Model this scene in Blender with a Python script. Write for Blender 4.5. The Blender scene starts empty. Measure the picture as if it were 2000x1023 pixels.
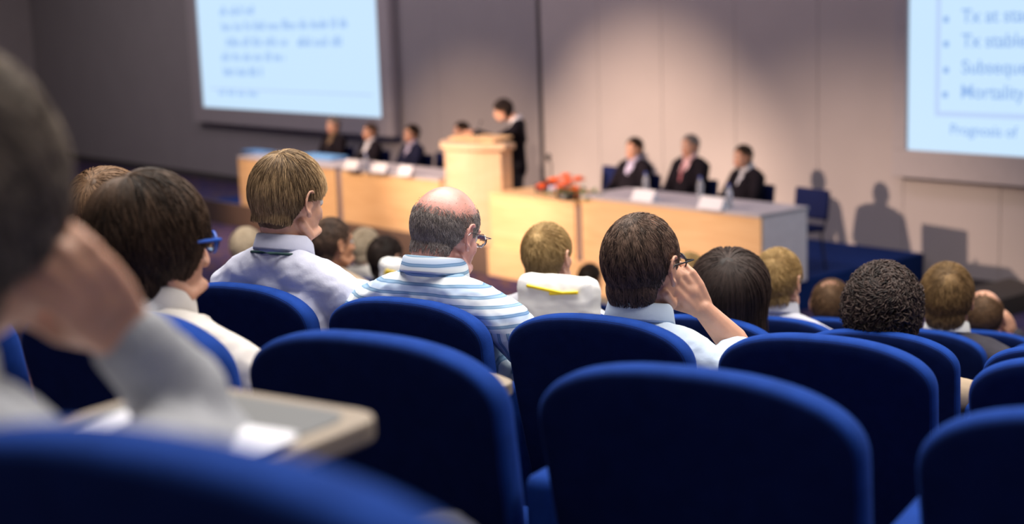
import bpy, bmesh, math, random
import numpy as np
from mathutils import Vector, Matrix, Euler, noise

random.seed(4); RNG = np.random.default_rng(7)
SC = bpy.context.scene
COL = SC.collection
PI = math.pi

# ------------------------------------------------------------------ camera
W, H, FPX = 2000, 1023, 2800.0
CAM_Z = 2.95
_p, _r, _y = math.radians(9.91), math.radians(2.0), math.radians(140.9)
FWD = Vector((math.cos(_y)*math.cos(_p), math.sin(_y)*math.cos(_p), -math.sin(_p)))
R0 = Vector((math.sin(_y), -math.cos(_y), 0)); U0 = R0.cross(FWD)
RIGHT = R0*math.cos(_r) - U0*math.sin(_r); UP = U0*math.cos(_r) + R0*math.sin(_r)
CAM = Vector((0, 0, CAM_Z))
cd = bpy.data.cameras.new('camera'); cam = bpy.data.objects.new('camera', cd); COL.objects.link(cam)
cam.matrix_world = Matrix((( RIGHT.x, UP.x, -FWD.x, 0), (RIGHT.y, UP.y, -FWD.y, 0), (RIGHT.z, UP.z, -FWD.z, CAM_Z), (0, 0, 0, 1)))
cd.sensor_width = 36; cd.lens = FPX/W*36; cd.clip_start = 0.05; cd.clip_end = 100
cd.dof.use_dof = True; cd.dof.focus_distance = 3.35; cd.dof.aperture_fstop = 2.3
SC.camera = cam

# ------------------------------------------------------------------ colour management, world
SC.view_settings.view_transform = 'Standard'; SC.view_settings.look = 'None'
SC.view_settings.gamma = 1; SC.view_settings.exposure = 0; SC.view_settings.use_curve_mapping = False
wd = bpy.data.worlds.new('world'); SC.world = wd; wd.use_nodes = True
wd.node_tree.nodes['Background'].inputs[0].default_value = (.5, .5, .6, 1)
wd.node_tree.nodes['Background'].inputs[1].default_value = 0.02

# ------------------------------------------------------------------ lights of the hall, with added fill lamps
def aim(o, target):
    o.rotation_euler = (Vector(target)-o.location).to_track_quat('-Z', 'Y').to_euler()
def spot(name, loc, target, power, col, size, blend, radius):
    l = bpy.data.lights.new(name, 'SPOT'); o = bpy.data.objects.new(name, l); COL.objects.link(o)
    o.location = loc; l.energy = power; l.color = col; l.spot_size = math.radians(size); l.spot_blend = blend; l.shadow_soft_size = radius
    aim(o, target); return o
def area(name, loc, target, power, col, sx, sy, spread=180):
    l = bpy.data.lights.new(name, 'AREA'); o = bpy.data.objects.new(name, l); COL.objects.link(o)
    l.shape = 'RECTANGLE'; l.size = sx; l.size_y = sy; l.energy = power; l.color = col; o.location = loc; l.spread = math.radians(spread)
    aim(o, target); return o
spot('stage_spot_right', (-14.1, -.5, 5.4), (-12.9, 12.2, .64), 12200, (1, .72, .55), 22, 1.0, .06)
spot('stage_spot_wide', (-14.1, -.5, 5.4), (-9.7, 12.2, -.35), 8000, (1, .72, .56), 25, 1.0, .06)
spot('stage_spot_left', (-17.0, 4.6, 6.5), (-16.5, 10.5, .65), 4200, (1, .68, .46), 40, .9, .12)
spot('podium_spot', (-12.6, 3.0, 6.2), (-13.2, 10.2, 1.0), 380, (1, .80, .55), 13, .8, .1)
area('house_lights', (-2.6, 3.4, 6.6), (-2.4, 3.0, 0), 640, (1, .93, .86), 7, 4.5, 150)
area('rear_house_lights', (1.5, -4.0, 6.6), (-3, 3, 1.5), 80, (.95, .93, 1), 6, 3, 150)
area('stage_ambient_fill', (-14, 9.0, 6.7), (-14, 11.2, 0), 210, (.92, .78, .95), 14, 1.6, 170)  # added unseen fill, stands in for ambient light over the stage
area('left_wall_fill', (-24, 6.5, 6.7), (-24, 11, 0), 250, (.98, .86, .90), 9, 3, 170)  # unseen lamp added to lift the left wall and screen frame

# ------------------------------------------------------------------ pixel helpers
def ray(px, py):
    return FWD + RIGHT*((px-W/2)/FPX) - UP*((py-H/2)/FPX)
def on_y(px, py, y):
    d = ray(px, py); return CAM + d*(y/d.y)
def on_z(px, py, z):
    d = ray(px, py); return CAM + d*((z-CAM_Z)/d.z)

# seat rows: straight, turned 19.6 degrees against the stage
RAZ = math.radians(19.62)
RU = Vector((math.cos(RAZ), math.sin(RAZ), 0)); RN = Vector((-math.sin(RAZ), math.cos(RAZ), 0))
PITCH, DROW, RAKE, SEAT_T = .508, 1.045, .2022, .88
D_A, H_A, O_A = 2.69, .643, -1.927
# row index 0 = A (the row in focus); -1 = B, -2 = C (nearest), 1.. further down
ROW_D = {-3: -.55, -2: .50, -1: 1.588, 0: 2.66}; ROW_H = {-3: -.02, -2: .214, -1: .448, 0: .652}
def row_d(r): return ROW_D.get(r, 2.66+1.075*r)
def row_top(r): return CAM_Z-ROW_H.get(r, .652+.235*r)
def row_floor(r): return row_top(r) - SEAT_T
ROW_OFF = {-2: -.545, -1: -1.231, 0: -1.934, 1: -2.66, 2: -2.83, 3: -3.40, 4: -4.0, 5: -4.4}
def seat_xy(r, k): return RN*row_d(r) + RU*(ROW_OFF[r] + PITCH*k)
def on_row(px, py, d):
    v = ray(px, py); return CAM + v*(d/v.dot(RN))

# ------------------------------------------------------------------ materials
def new_mat(name):
    m = bpy.data.materials.new(name); m.use_nodes = True
    return m, m.node_tree.nodes, m.node_tree.links, m.node_tree.nodes['Principled BSDF']
def mat(name, col, rough=.6, var=.08, scale=8, bump=0, bscale=60, metal=0, spec=.5, sheen=0, stretch=None, sub=0, coat=0):
    m, N, L, b = new_mat(name)
    tc = N.new('ShaderNodeTexCoord'); src = tc.outputs['Object']
    if stretch:
        mp = N.new('ShaderNodeMapping'); mp.inputs['Scale'].default_value = stretch; L.new(src, mp.inputs[0]); src = mp.outputs[0]
    nz = N.new('ShaderNodeTexNoise'); nz.inputs['Scale'].default_value = scale; nz.inputs['Detail'].default_value = 4; L.new(src, nz.inputs['Vector'])
    cr = N.new('ShaderNodeValToRGB'); cr.color_ramp.elements[0].position = .3; cr.color_ramp.elements[1].position = .7
    cr.color_ramp.elements[0].color = tuple(c*(1-var) for c in col)+(1,); cr.color_ramp.elements[1].color = tuple(min(1, c*(1+var)) for c in col)+(1,)
    L.new(nz.outputs['Fac'], cr.inputs[0]); L.new(cr.outputs[0], b.inputs['Base Color'])
    b.inputs['Roughness'].default_value = rough; b.inputs['Metallic'].default_value = metal
    b.inputs['Specular IOR Level'].default_value = spec
    if sheen: b.inputs['Sheen Weight'].default_value = sheen; b.inputs['Sheen Roughness'].default_value = .4; b.inputs['Sheen Tint'].default_value = tuple(min(1, c*2+.05) for c in col)+(1,)
    if sub: b.inputs['Subsurface Weight'].default_value = sub; b.inputs['Subsurface Radius'].default_value = (.012, .004, .002); b.inputs['Subsurface Scale'].default_value = 1
    if coat: b.inputs['Coat Weight'].default_value = coat
    if bump:
        n2 = N.new('ShaderNodeTexNoise'); n2.inputs['Scale'].default_value = bscale; n2.inputs['Detail'].default_value = 3; L.new(src, n2.inputs['Vector'])
        bp = N.new('ShaderNodeBump'); bp.inputs['Strength'].default_value = bump; bp.inputs['Distance'].default_value = .01
        L.new(n2.outputs['Fac'], bp.inputs['Height']); L.new(bp.outputs[0], b.inputs['Normal'])
    return m
def emis(name, col, s):
    m, N, L, b = new_mat(name)
    b.inputs['Base Color'].default_value = (.02, .02, .02, 1); b.inputs['Emission Color'].default_value = tuple(col)+(1,); b.inputs['Emission Strength'].default_value = s
    b.inputs['Roughness'].default_value = .8
    return m
def hair_mat(name, dark, light, rough=.42):
    m, N, L, b = new_mat(name)
    a = N.new('ShaderNodeAttribute'); a.attribute_name = 'tone'
    cr = N.new('ShaderNodeValToRGB'); cr.color_ramp.elements[0].color = tuple(dark)+(1,); cr.color_ramp.elements[1].color = tuple(light)+(1,)
    L.new(a.outputs['Fac'], cr.inputs[0]); L.new(cr.outputs[0], b.inputs['Base Color'])
    b.inputs['Roughness'].default_value = rough+.1; b.inputs['Specular IOR Level'].default_value = .22
    return m
def wood(name, c1, c2):
    m, N, L, b = new_mat(name)
    tc = N.new('ShaderNodeTexCoord'); mp = N.new('ShaderNodeMapping'); mp.inputs['Scale'].default_value = (.5, 2, 7)
    L.new(tc.outputs['Object'], mp.inputs[0])
    nz = N.new('ShaderNodeTexNoise'); nz.inputs['Scale'].default_value = 3; nz.inputs['Detail'].default_value = 6; nz.inputs['Distortion'].default_value = .6; L.new(mp.outputs[0], nz.inputs['Vector'])
    cr = N.new('ShaderNodeValToRGB'); cr.color_ramp.elements[0].position = .35; cr.color_ramp.elements[1].position = .65
    cr.color_ramp.elements[0].color = tuple(c1)+(1,); cr.color_ramp.elements[1].color = tuple(c2)+(1,)
    L.new(nz.outputs['Fac'], cr.inputs[0]); L.new(cr.outputs[0], b.inputs['Base Color']); b.inputs['Roughness'].default_value = .42
    return m
def carpet(name, c1, c2, c3, sc=9):
    m, N, L, b = new_mat(name)
    tc = N.new('ShaderNodeTexCoord')
    v = N.new('ShaderNodeTexVoronoi'); v.inputs['Scale'].default_value = sc; L.new(tc.outputs['Object'], v.inputs['Vector'])
    cr = N.new('ShaderNodeValToRGB'); cr.color_ramp.interpolation = 'CONSTANT'
    e = cr.color_ramp.elements; e[0].color = tuple(c1)+(1,); e[1].position = .5; e[1].color = tuple(c2)+(1,); x = e.new(.8); x.color = tuple(c3)+(1,)
    sp = N.new('ShaderNodeSeparateColor'); L.new(v.outputs['Color'], sp.inputs[0]); L.new(sp.outputs[0], cr.inputs[0]); L.new(cr.outputs[0], b.inputs['Base Color'])
    b.inputs['Roughness'].default_value = .95; b.inputs['Specular IOR Level'].default_value = .1
    return m

M = {}
M['seat'] = mat('seat_fabric', (.010, .044, .24), .9, .12, 30, .1, 350, spec=.08, sheen=.12)
M['seatback'] = mat('seat_back_fabric', (.005, .013, .070), .9, .1, 30, .1, 350, spec=.06, sheen=.05)  # dark navy fabric, darkened further so the backs read as shaded
M['plastic'] = mat('black_plastic', (.012, .012, .014), .4)
M['metal'] = mat('dark_metal', (.10, .10, .11), .3, metal=.9)
M['chrome'] = mat('chrome_metal', (.6, .6, .62), .18, metal=1)
M['tablet'] = mat('grey_laminate', (.14, .145, .15), .45, .04)
M['beige'] = mat('beige_edge', (.31, .25, .19), .5, .05)
M['paper'] = mat('paper', (.75, .76, .82), .8, .02)
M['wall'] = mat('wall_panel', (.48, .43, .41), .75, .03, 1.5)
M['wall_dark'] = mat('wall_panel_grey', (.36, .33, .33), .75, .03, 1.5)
M['gap'] = mat('wall_gap', (.07, .06, .06), .9)
M['frame'] = mat('screen_frame', (.46, .42, .42), .6, .03)
M['wood'] = wood('beech_wood', (.76, .48, .24), (.86, .58, .31))
M['podium'] = wood('pale_wood', (.80, .54, .33), (.85, .61, .40))
M['brown'] = mat('brown_fascia', (.13, .085, .065), .7)
M['tabletop'] = mat('table_top', (.50, .47, .50), .5, .04)
M['endpanel'] = mat('grey_panel', (.90, .82, .84), .6, .04)
M['deck'] = mat('stage_carpet', (.010, .034, .16), .95, .2, 40, spec=.1)
M['floor'] = carpet('hall_carpet', (.060, .045, .11), (.080, .055, .12), (.13, .08, .08))
M['tier'] = carpet('tier_carpet', (.050, .040, .10), (.070, .045, .11), (.12, .07, .07))
M['ceiling'] = mat('ceiling_paint', (.25, .24, .25), .9)
M['navy'] = mat('navy_chair_fabric', (.008, .014, .07), .85, spec=.15)
M['skin'] = mat('skin', (.62, .33, .22), .5, .12, 25, .05, 400, sub=.15)
M['skin_pale'] = mat('skin_pale', (.68, .37, .25), .48, .14, 25, .05, 400, sub=.15)
M['skin_pink'] = mat('skin_pink', (.72, .36, .30), .36, .16, 30, .05, 400, sub=.15)
M['skin_tan'] = mat('skin_tan', (.50, .24, .13), .5, .12, 25, sub=.1)
M['lip'] = mat('lips', (.45, .14, .12), .45)
M['eyewhite'] = mat('eye_white', (.7, .68, .66), .25)
M['iris'] = mat('iris', (.03, .02, .015), .2)
M['white_shirt'] = mat('pale_grey_shirt', (.62, .63, .70), .85, .04, 12, .08, 90)
M['lilac_shirt'] = mat('lilac_white_shirt', (.60, .62, .76), .85, .04, 12, .08, 90)
M['blue_shirt'] = mat('pale_blue_shirt', (.50, .60, .73), .85, .04, 12, .08, 90)
M['cream_shirt'] = mat('cream_shirt', (.66, .62, .58), .85, .04, 12, .08, 90)
M['grey_shirt'] = mat('grey_sweater', (.36, .37, .40), .95, .1, 30, .4, 200)
M['tan_shirt'] = mat('tan_shirt', (.42, .32, .22), .9)
M['green'] = mat('dark_green_cord', (.01, .05, .05), .7)
M['dark_jacket'] = mat('dark_jacket', (.008, .006, .010), .9, .2, spec=.15)
M['navy_jacket'] = mat('navy_jacket', (.010, .012, .035), .9, .2, spec=.15)
M['charcoal_jacket'] = mat('charcoal_jacket', (.030, .027, .040), .85, .2)
M['brown_shirt'] = mat('brown_shirt', (.15, .10, .06), .9)
M['pink_shirt'] = mat('pink_shirt', (.75, .48, .50), .8)
M['lavender_shirt'] = mat('lavender_shirt', (.45, .42, .58), .8)
M['tie'] = mat('dark_red_tie', (.30, .08, .10), .6)
M['trousers'] = mat('dark_trousers', (.03, .03, .035), .9)
M['brown_trousers'] = mat('brown_trousers', (.12, .085, .06), .9, .3, 20, .4, 60)
M['shoe'] = mat('black_leather', (.015, .013, .012), .35)
M['bag'] = mat('white_bag_fabric', (.93, .93, .90), .8, .03)
M['yellow'] = mat('yellow_trim', (.85, .62, .02), .7)
M['orange'] = mat('orange_petals', (1, .17, .01), .6, .2, 60)
M['leaf'] = mat('leaves', (.05, .14, .03), .6, .4, 30)
M['screen'] = emis('projected_light', (.58, .79, 1.0), 1.02)
M['screen_line'] = emis('projected_blue', (.50, .66, .97), .98)
M['screen_text'] = emis('projected_text', (.30, .50, .88), .95)
M['blue_cloth'] = mat('light_blue_cloth', (.15, .38, .75), .8)
M['lens'] = mat('lens_glass', (.8, .85, .9), .05, 0); M['lens'].node_tree.nodes['Principled BSDF'].inputs['Transmission Weight'].default_value = 1
M['bottle'] = mat('clear_plastic', (.75, .82, .92), .1, 0); M['bottle'].node_tree.nodes['Principled BSDF'].inputs['Transmission Weight'].default_value = .75
M['cap'] = mat('blue_cap', (.05, .10, .45), .5)
M['blue_frame'] = mat('blue_acetate', (.02, .10, .50), .3)
M['h_blond'] = hair_mat('hair_dark_blond', (.065, .038, .020), (.88, .60, .32))
M['h_dark'] = hair_mat('hair_dark_brown', (.008, .005, .004), (.13, .075, .045))
M['h_grey'] = hair_mat('hair_grey', (.13, .11, .10), (.55, .48, .44))
M['h_brown'] = hair_mat('hair_brown', (.018, .012, .010), (.27, .17, .12))
M['h_lbrown'] = hair_mat('hair_light_brown', (.05, .028, .016), (.30, .175, .095))
M['h_yellow'] = hair_mat('hair_blond', (.20, .12, .04), (.75, .52, .24))
M['h_black'] = hair_mat('hair_black', (.008, .006, .006), (.09, .06, .05))
M['h_ash'] = hair_mat('hair_ash_brown', (.015, .011, .010), (.42, .34, .27))
M['h_gold'] = hair_mat('hair_golden_brown', (.06, .035, .018), (.46, .29, .13))
M['h_white'] = hair_mat('hair_white', (.5, .40, .28), (.95, .80, .60))

def striped_shirt():
    m, N, L, b = new_mat('blue_striped_shirt')
    tc = N.new('ShaderNodeTexCoord')
    nz = N.new('ShaderNodeTexNoise'); nz.inputs['Scale'].default_value = 4; nz.inputs['Detail'].default_value = 2
    L.new(tc.outputs['Object'], nz.inputs['Vector'])
    mx = N.new('ShaderNodeMix'); mx.data_type = 'RGBA'; mx.blend_type = 'ADD'; mx.inputs[0].default_value = .035
    L.new(tc.outputs['Object'], mx.inputs[6]); L.new(nz.outputs['Color'], mx.inputs[7])
    def ramp(direction, scale):
        w = N.new('ShaderNodeTexWave'); w.wave_type = 'BANDS'; w.bands_direction = direction; w.inputs['Scale'].default_value = scale; w.inputs['Distortion'].default_value = .0
        L.new(mx.outputs[2], w.inputs['Vector'])
        w2 = N.new('ShaderNodeTexWave'); w2.wave_type = 'BANDS'; w2.bands_direction = direction; w2.inputs['Scale'].default_value = scale*.37
        L.new(mx.outputs[2], w2.inputs['Vector'])
        c = N.new('ShaderNodeValToRGB'); e = c.color_ramp.elements
        e[0].position = .0; e[0].color = (.30, .46, .62, 1); e[1].position = .55; e[1].color = (.80, .86, .90, 1)
        x = e.new(.18); x.color = (.12, .26, .42, 1); x = e.new(.30); x.color = (.72, .80, .88, 1)
        L.new(w.outputs['Fac'], c.inputs[0])
        c2 = N.new('ShaderNodeValToRGB'); c2.color_ramp.elements[0].color = (.60, .70, .88, 1); c2.color_ramp.elements[1].color = (1, 1, 1, 1); c2.color_ramp.elements[1].position = .5
        L.new(w2.outputs['Fac'], c2.inputs[0])
        mm = N.new('ShaderNodeMix'); mm.data_type = 'RGBA'; mm.blend_type = 'MULTIPLY'; mm.inputs[0].default_value = 1
        L.new(c.outputs[0], mm.inputs[6]); L.new(c2.outputs[0], mm.inputs[7]); return mm.outputs[2]
    a = ramp('Z', 14); v = ramp('X', 15)
    sx = N.new('ShaderNodeSeparateXYZ'); L.new(tc.outputs['Object'], sx.inputs[0])
    gt = N.new('ShaderNodeMath'); gt.operation = 'GREATER_THAN'; gt.inputs[1].default_value = YOKE_Z
    L.new(sx.outputs['Z'], gt.inputs[0])
    fm = N.new('ShaderNodeMix'); fm.data_type = 'RGBA'; L.new(gt.outputs[0], fm.inputs[0]); L.new(v, fm.inputs[6]); L.new(a, fm.inputs[7])
    L.new(fm.outputs[2], b.inputs['Base Color']); b.inputs['Roughness'].default_value = .85
    return m
YOKE_Z = .80
M['striped_shirt'] = striped_shirt()

# ------------------------------------------------------------------ mesh tools
def tag(o, label=None, cat=None, group=None, kind=None):
    if label: o['label'] = label
    if cat: o['category'] = cat
    if group: o['group'] = group
    if kind: o['kind'] = kind
    return o
def empty(name, loc=(0, 0, 0), rz=0, **k):
    o = bpy.data.objects.new(name, None); COL.objects.link(o); o.location = loc; o.rotation_euler = (0, 0, rz); o.empty_display_size = .1
    return tag(o, **k)
def link(name, me, parent=None, **k):
    o = bpy.data.objects.new(name, me); COL.objects.link(o)
    if parent is not None: o.parent = parent
    return tag(o, **k)
def mesh_np(name, V, F, m, smooth=True):
    me = bpy.data.meshes.new(name); me.from_pydata([tuple(v) for v in V], [], F); me.update()
    for mm in (m if isinstance(m, (list, tuple)) else [m]): me.materials.append(mm)
    if smooth: me.polygons.foreach_set('use_smooth', [True]*len(me.polygons))
    return me
class MB:
    """collects shapes into one mesh"""
    def __init__(s): s.V = []; s.F = []
    def add(s, V, F):
        n = len(s.V); s.V += [tuple(v) for v in V]; s.F += [tuple(i+n for i in f) for f in F]; return s
    def box(s, x0, x1, y0, y1, z0, z1, mtx=None, bev=0):
        bm = bmesh.new(); bmesh.ops.create_cube(bm, size=1)
        for v in bm.verts: v.co = Vector(((x0+x1)/2+v.co.x*(x1-x0), (y0+y1)/2+v.co.y*(y1-y0), (z0+z1)/2+v.co.z*(z1-z0)))
        if bev: bmesh.ops.bevel(bm, geom=bm.edges[:], offset=bev, segments=2, affect='EDGES', profile=.5)
        if mtx: bm.transform(mtx)
        bm.verts.index_update(); s.add([v.co[:] for v in bm.verts], [[v.index for v in f.verts] for f in bm.faces]); bm.free(); return s
    def ell(s, c, r, mtx=None, n=16):
        V = []; F = []
        for i in range(1, n):
            t = PI*i/n
            for j in range(2*n):
                a = PI*j/n; V.append(Vector((r[0]*math.sin(t)*math.cos(a), r[1]*math.sin(t)*math.sin(a), r[2]*math.cos(t))))
        top = len(V); V.append(Vector((0, 0, r[2]))); V.append(Vector((0, 0, -r[2])))
        m = 2*n
        for i in range(n-2):
            for j in range(m): F.append((i*m+j, (i+1)*m+j, (i+1)*m+(j+1) % m, i*m+(j+1) % m))
        for j in range(m): F.append((top, j, (j+1) % m)); F.append((top+1, (n-2)*m+(j+1) % m, (n-2)*m+j))
        if mtx: V = [mtx @ v for v in V]
        return s.add([v+Vector(c) for v in V], F)
    def tube(s, pts, rads, n=16, side=(1, 0, 0), caps=4):
        """rounded tube; radii are numbers or (across side, across other)"""
        P = [Vector(p) for p in pts]; R = [(r, r) if not isinstance(r, (tuple, list)) else r for r in rads]
        rings = []
        for i, p in enumerate(P):
            t = (P[min(i+1, len(P)-1)]-P[max(i-1, 0)]).normalized()
            a = Vector(side)-t*t.dot(Vector(side))
            if a.length < 1e-3: a = Vector((0, 1, 0))-t*t.y
            a.normalize(); b = t.cross(a); rings.append((p, a, b, t, R[i]))
        full = []
        p, a, b, t, r = rings[0]; q = min(r)
        for k in range(caps): th = (PI/2)*(k+.4)/caps; full.append((p-t*q*math.cos(th), a, b, (r[0]*math.sin(th), r[1]*math.sin(th))))
        for p, a, b, t, r in rings: full.append((p, a, b, r))
        p, a, b, t, r = rings[-1]; q = min(r)
        for k in range(caps)[::-1]: th = (PI/2)*(k+.4)/caps; full.append((p+t*q*math.cos(th), a, b, (r[0]*math.sin(th), r[1]*math.sin(th))))
        V = []; F = []
        for p, a, b, r in full:
            for j in range(n): an = 2*PI*j/n; V.append(p+a*r[0]*math.cos(an)+b*r[1]*math.sin(an))
        for i in range(len(full)-1):
            for j in range(n): F.append((i*n+j, i*n+(j+1) % n, (i+1)*n+(j+1) % n, (i+1)*n+j))
        F.append(tuple(range(n))[::-1]); F.append(tuple((len(full)-1)*n+j for j in range(n)))
        return s.add(V, F)
    def lathe(s, prof, c=(0, 0, 0), n=24):
        V = []; F = []
        for r, z in prof:
            for j in range(n): a = 2*PI*j/n; V.append((c[0]+r*math.cos(a), c[1]+r*math.sin(a), c[2]+z))
        for i in range(len(prof)-1):
            for j in range(n): F.append((i*n+j, i*n+(j+1) % n, (i+1)*n+(j+1) % n, (i+1)*n+j))
        F.append(tuple(range(n))[::-1]); F.append(tuple((len(prof)-1)*n+j for j in range(n)))
        return s.add(V, F)
    def prism(s, poly, z0, z1, bev=0, mtx=None):
        bm = bmesh.new(); vs = [bm.verts.new((x, y, z0)) for x, y in poly]; f = bm.faces.new(vs)
        r = bmesh.ops.extrude_face_region(bm, geom=[f]); bmesh.ops.translate(bm, vec=(0, 0, z1-z0), verts=[v for v in r['geom'] if isinstance(v, bmesh.types.BMVert)])
        bmesh.ops.recalc_face_normals(bm, faces=bm.faces[:])
        if bev: bmesh.ops.bevel(bm, geom=[e for e in bm.edges if abs(e.verts[0].co.z-e.verts[1].co.z) < 1e-6], offset=bev, segments=2, affect='EDGES', profile=.5)
        if mtx: bm.transform(mtx)
        bm.verts.index_update(); s.add([v.co[:] for v in bm.verts], [[v.index for v in f.verts] for f in bm.faces]); bm.free(); return s
    def me(s, name, m, smooth=False):
        return mesh_np(name, s.V, s.F, m, smooth)
    def build(s, name, m, parent=None, smooth=False, **k):
        return link(name, s.me(name, m, smooth), parent, **k)
    def fused(s, name, m, voxel, smooth=3, fac=.5):
        """one continuous skin over everything collected"""
        me = mesh_np(name+'_tmp', s.V, s.F, m); o = bpy.data.objects.new('tmp', me); COL.objects.link(o)
        r = o.modifiers.new('r', 'REMESH'); r.mode = 'VOXEL'; r.voxel_size = voxel; r.use_smooth_shade = True
        if smooth: q = o.modifiers.new('s', 'SMOOTH'); q.factor = fac; q.iterations = smooth
        dg = bpy.context.evaluated_depsgraph_get(); out = bpy.data.meshes.new_from_object(o.evaluated_get(dg)); out.name = name
        bpy.data.objects.remove(o); bpy.data.meshes.remove(me)
        out.materials.clear()
        for mm in (m if isinstance(m, (list, tuple)) else [m]): out.materials.append(mm)
        out.polygons.foreach_set('use_smooth', [True]*len(out.polygons))
        return out
def vlerp(a, b, t): return Vector(a)*(1-t)+Vector(b)*t

# ------------------------------------------------------------------ the room
Y_W = 12.75
X_L, X_R, Y_B, Z_C = -33.0, 9.0, -7.0, 7.0
MB().box(X_L-.2, X_R+.2, Y_B-.2, Y_W+.3, -.2, 0).build('floor', M['floor'], kind='structure')
MB().box(X_L-.2, X_R+.2, Y_B-.2, Y_W+.3, Z_C, Z_C+.15).build('ceiling', M['ceiling'], kind='structure')
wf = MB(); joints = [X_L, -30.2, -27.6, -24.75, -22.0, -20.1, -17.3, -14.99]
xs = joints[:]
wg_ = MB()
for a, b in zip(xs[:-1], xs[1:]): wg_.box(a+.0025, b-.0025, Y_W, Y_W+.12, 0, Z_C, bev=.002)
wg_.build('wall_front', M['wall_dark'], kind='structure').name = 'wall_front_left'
x = -14.87; k = 0
seams = [-14.87, -13.75, -12.6, -11.4, -10.19, -9.05, -7.9, -6.75, -5.6, -4.4, -3.2, -2, 0, 2, 4, 6, X_R]
for a, b in zip(seams[:-1], seams[1:]): wf.box(a+.0025, b-.0025, Y_W-.03, Y_W+.12, 0, Z_C, bev=.004)
wf.build('wall_front', M['wall'], kind='structure')
MB().box(X_L, X_R, Y_W+.121, Y_W+.25, 0, Z_C).build('wall_backing', M['gap'], kind='structure').name = 'wall_front_backing'
MB().box(-14.99, -14.87, Y_W+.02, Y_W+.12, 0, Z_C).build('trim_1', M['gap'], kind='structure')
MB().box(X_L-.2, X_L, Y_B, Y_W+.25, 0, Z_C).build('wall_left', M['wall'], kind='structure')
MB().box(X_R, X_R+.2, Y_B, Y_W+.25, 0, Z_C).build('wall_right', M['wall'], kind='structure')
MB().box(X_L, X_R, Y_B-.2, Y_B, 0, Z_C).build('wall_back', M['wall'], kind='structure')
MB().box(X_L, -19.7, Y_W-.025, Y_W-.001, 0, .12).build('baseboard_left', M['gap'], kind='structure')
MB().box(-8.7, X_R, Y_W-.05, Y_W-.031, 0, .10).build('baseboard_right', M['gap'], kind='structure')

# stage deck and its wooden and brown front
MB().box(-19.6, -8.78, 9.98, Y_W-.035, .001, .30, bev=.01).build('stage_deck', M['deck'], kind='structure')
MB().box(-19.6, -12.65, 9.94, 9.975, .001, .33, bev=.004).build('trim_2', M['brown'], kind='structure')
MB().box(-12.64, -8.78, 9.92, 9.975, .001, .33, bev=.004).build('trim_3', M['wood'], kind='structure')

# seating tiers: one stepped block per row, lowest first
for r in range(-3, 6):
    fz = row_floor(r)
    if fz <= .02: continue
    a = row_d(r)-.30; b = row_d(r+1)-.30
    m = MB()
    def corner(d, t): return (RN*d+RU*t)
    back = -3.2
    T0, T1 = -9.5, 5.0
    P = [corner(a, T0), corner(b, T0), corner(b, T1), corner(a, T1)]
    m.prism([(p.x, p.y) for p in P], 0, fz)
    m.build('floor_tier', M['tier'], kind='structure').name = 'floor_tier_%d' % (r+4)

# ------------------------------------------------------------------ projection screens
def clusters(mb, x0, x1, z, h, y, rnd):
    """unreadable slide text: short upright strokes grouped in words"""
    x = x0
    while x < x1:
        w = rnd.uniform(.18, .5); e = min(x+w, x1)
        while x < e:
            hh = h*rnd.choice((.6, .6, .7, 1)); mb.box(x, x+.022, y-.002, y, z, z+hh); x += rnd.uniform(.035, .06)
            if rnd.random() < .5: mb.box(x-.05, x-.01, y-.002, y, z+hh*.45, z+hh*.45+.02)
        x += .09
def screen(x0, x1, fx0, fx1, label):
    z0, z1, fz0, fz1 = 1.39, 5.7, 1.10, 6.0
    r = empty('projection_screen', ((fx0+fx1)/2, Y_W-.03, fz0), label=label, cat='screen')
    cx = (fx0+fx1)/2
    f = MB()
    f.box(fx0-cx, fx1-cx, -.14, -.001, 0, z0-fz0, bev=.008); f.box(fx0-cx, fx1-cx, -.14, -.001, z1-fz0, fz1-fz0, bev=.008)
    f.box(fx0-cx, x0-cx, -.14, -.001, z0-fz0, z1-fz0, bev=.008); f.box(x1-cx, fx1-cx, -.14, -.001, z0-fz0, z1-fz0, bev=.008)
    f.build('frame', M['frame'], r)
    s = MB().box(x0-cx-.005, x1-cx+.005, -.10, -.03, z0-fz0-.005, z1-fz0+.005).build('screen_surface', M['screen'], r)
    return r, s, cx, fz0
YS = -.101
r1, s1, cx, fz = screen(-24.50, -18.58, -24.88, -18.27, 'bright projection screen on the dark left wall, above the seated panel')
rnd = random.Random(3)
for (pa, ya, pb, h) in ((432, 25, 505, .16), (436, 55, 680, .17), (445, 85, 570, .17), (585, 85, 670, .17), (436, 113, 560, .17), (440, 142, 515, .17), (430, 180, 505, .13)):
    t = MB(); p = on_y(pa, ya, Y_W-.1); q = on_y(pb, ya+6, Y_W-.1); clusters(t, p.x-cx, q.x-cx, p.z-fz-.05, h, YS, rnd)
    t.build('slide_text', M['screen_text'], s1, kind='stuff')
p = on_y(425, 165, Y_W-.1)
MB().box(-24.2-cx, -18.85-cx, YS-.001, YS, 1.72-fz, 1.75-fz).build('slide_rule', M['screen_line'], s1)
r2, s2, cx2, fz = screen(-8.93, -3.0, -9.10, -2.7, 'bright projection screen on the right wall showing a bulleted list')
l = MB(); l.box(-8.61-cx2, -8.56-cx2, YS-.001, YS, 1.80-fz, 5.3-fz); l.box(-8.61-cx2, -3.3-cx2, YS-.001, YS, 1.75-fz, 1.80-fz); l.box(-3.35-cx2, -3.3-cx2, YS-.001, YS, 1.80-fz, 5.3-fz)
l.build('slide_border', M['screen_line'], s2)
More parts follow.
